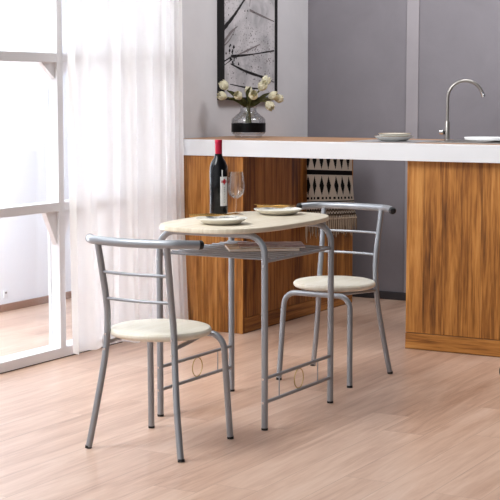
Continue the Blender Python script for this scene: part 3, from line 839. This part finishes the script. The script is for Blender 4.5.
def cutlery(kind, c, rz, label, off):
    t = thing(kind, label, kind, (c[0], c[1], ZT), rz, 'gold cutlery on the plates')
    zb = 0.0325
    hp_ = smooth_path([(-0.098, off, zb + 0.001), (-0.05, off, zb + 0.003), (0.0, off, zb + 0.001), (0.028, off, zb + 0.004)], 6)
    n = len(hp_)
    obj('handle', tubebm(hp_, [0.0048 - 0.0018 * i / (n - 1) for i in range(n)], 10), M['gold'], t)
    bm = bmesh.new()
    if kind == 'spoon':
        prev = None; N = 10
        for i in range(N + 1):
            u = i / N; w = 0.0135 * math.sin(PI * min(0.97, 0.06 + 0.91 * u)) ** 0.6
            row = [bm.verts.new((0.026 + 0.042 * u, off + w * s, zb + 0.006 + 0.003 * u - 0.006 * (1 - s * s) * math.sin(PI * u))) for s in (-1, -.5, 0, .5, 1)]
            if prev:
                for k in range(4): bm.faces.new((prev[k], prev[k + 1], row[k + 1], row[k]))
            prev = row
        bmesh.ops.solidify(bm, geom=bm.faces[:], thickness=0.0014)
        obj('bowl', bm, M['gold'], t, angle=180)
    else:
        box(bm, 0.026, 0.040, off - 0.009, off + 0.009, zb + 0.003, zb + 0.0048, bev=0.0006)
        for k in range(4):
            y = off + (-0.0075 + 0.005 * k)
            tube(bm, [(0.038, y, zb + 0.004), (0.055, y, zb + 0.004), (0.072, y, zb + 0.008)], [0.0013, 0.0012, 0.0008], 6)
        obj('tines', bm, M['gold'], t)
P1, P2 = (-2.889, 4.820), (-2.915, 5.325)
dinner_plate(P1, 0.100, 'cream plate on the near end of the table, below the wine bottle')
dinner_plate(P2, 0.103, 'cream plate on the far end of the table, close to the rear chair')
napkin(P1, 0.45, 'grey marled folded napkin on the plate below the wine bottle')
napkin(P2, 0.35, 'grey marled folded napkin on the plate at the far table end')
cutlery('fork', (P1[0] - 0.025, P1[1] - 0.012), 0.50, 'gold fork with its handle pointing left across the near plate', -0.013)
cutlery('spoon', (P1[0] + 0.005, P1[1] + 0.008), 0.62, 'gold spoon across the near plate, bowl beside the wine glass', 0.02)
cutlery('fork', (P2[0] - 0.03, P2[1] - 0.01), 0.30 + PI, 'gold fork across the far plate, tines to the left', -0.010)
cutlery('spoon', (P2[0] + 0.02, P2[1] - 0.012), 0.42, 'gold spoon across the far plate beside the rear chair rail', -0.016)

# ------------------------------------------------------------------ black castored stool at the right edge
SXc, SYc = -1.936, 6.262
st = thing('rolling_stool', 'black castored stool at the right edge in front of the cabinet', 'stool', (SXc, SYc, 0))
obj('seat_cushion', lathe(bmesh.new(), [(0, 0.45), (0.15, 0.45), (0.168, 0.458), (0.172, 0.475), (0.17, 0.497), (0.155, 0.508), (0, 0.511)], seg=48), M['stool_pad'], st)
obj('column', lathe(bmesh.new(), [(0, 0.10), (0.03, 0.10), (0.03, 0.27), (0.018, 0.272), (0.018, 0.45), (0, 0.45)], seg=24), M['black_plastic'], st)
for k in range(5):
    a = math.atan2(-0.497, -0.868) + 2 * PI * k / 5
    d = Vector((math.cos(a), math.sin(a), 0)); e = Vector((-d.y, d.x, 0))
    lg = obj('base_arm', tubebm([d * 0.02 + Vector((0, 0, .125)), d * 0.14 + Vector((0, 0, .115)), d * 0.262 + Vector((0, 0, .100))], [0.02, 0.017, 0.013], 12), M['black_plastic'], st)
    bm = bmesh.new(); c = d * 0.262 + Vector((0, 0, 0.044))
    for s in (-1, 1):
        tube(bm, [c + e * s * 0.006, c + e * s * 0.008, c + e * s * 0.024, c + e * s * 0.028], [0.040, 0.044, 0.044, 0.036], 24)
    tube(bm, [c + Vector((0, 0, 0.0)), c + Vector((0, 0, 0.055))], 0.006, 10)
    obj('castor', bm, M['black_plastic'], lg)

# ------------------------------------------------------------------ camera
cam = bpy.data.cameras.new('camera'); co_ = bpy.data.objects.new('camera', cam); COL.objects.link(co_)
cam.sensor_width = 36.0; cam.lens = 1440.0 / 500.0 * 36.0; cam.clip_end = 60
co_.location = (0, 0, 1.30)
co_.rotation_euler = Vector((-0.49416825, 0.86249753, -0.10906766)).to_track_quat('-Z', 'Y').to_euler()
S.camera = co_

# ------------------------------------------------------------------ light
def area(name, loc, target, size, size_y, power, col=(1, 1, 1)):
    l = bpy.data.lights.new(name, 'AREA'); l.shape = 'RECTANGLE'; l.size = size; l.size_y = size_y
    l.energy = power; l.color = col
    o = bpy.data.objects.new(name, l); COL.objects.link(o); o.location = loc
    o.rotation_euler = (Vector(target) - Vector(loc)).to_track_quat('-Z', 'Y').to_euler(); return o
area('balcony_sky_to_wall', (-4.60, 5.6, 2.75), (-5.5, 5.6, 2.95), 0.6, 5.4, 100, (0.97, 0.985, 1.0))
area('balcony_daylight', (-5.2, 4.6, 2.9), (-3.6, 4.9, 0.3), 1.0, 4.5, 45, (0.97, 0.985, 1.0))
area('studio_softbox', (-4.5, 2.8, 3.6), (-3.2, 6.3, 0.6), 1.8, 1.8, 130, (0.99, 1.0, 0.99))
area('kitchen_wall_fill', (-2.5, 6.9, 3.3), (-3.9, 8.1, 1.3), 1.2, 0.8, 34, (1.0, 1.0, 1.0))  # unseen lamp added to brighten the pale and slate walls
# added fill glow: brighter from front left, dim elsewhere to keep right-facing sides dark
w = bpy.data.worlds.new('world_fill'); S.world = w; w.use_nodes = True
wt = w.node_tree; bg = wt.nodes['Background']; bg.inputs[0].default_value = (0.97, 0.98, 1.0, 1)
tc = wt.nodes.new('ShaderNodeTexCoord')
mr = wt.nodes.new('ShaderNodeMapRange'); mr.interpolation_type = 'SMOOTHSTEP'
mr.inputs[1].default_value = 0.15; mr.inputs[2].default_value = -0.9
mr.inputs[3].default_value = 0.07; mr.inputs[4].default_value = 0.85
dp = wt.nodes.new('ShaderNodeVectorMath'); dp.operation = 'DOT_PRODUCT'; dp.inputs[1].default_value = (0.66, 0.75, 0.0)
wt.links.new(tc.outputs['Generated'], dp.inputs[0]); wt.links.new(dp.outputs['Value'], mr.inputs[0]); wt.links.new(mr.outputs[0], bg.inputs[1])

S.view_settings.view_transform = 'Standard'; S.view_settings.look = 'None'
S.view_settings.gamma = 1.0; S.view_settings.use_curve_mapping = False
S.view_settings.exposure = 0.47
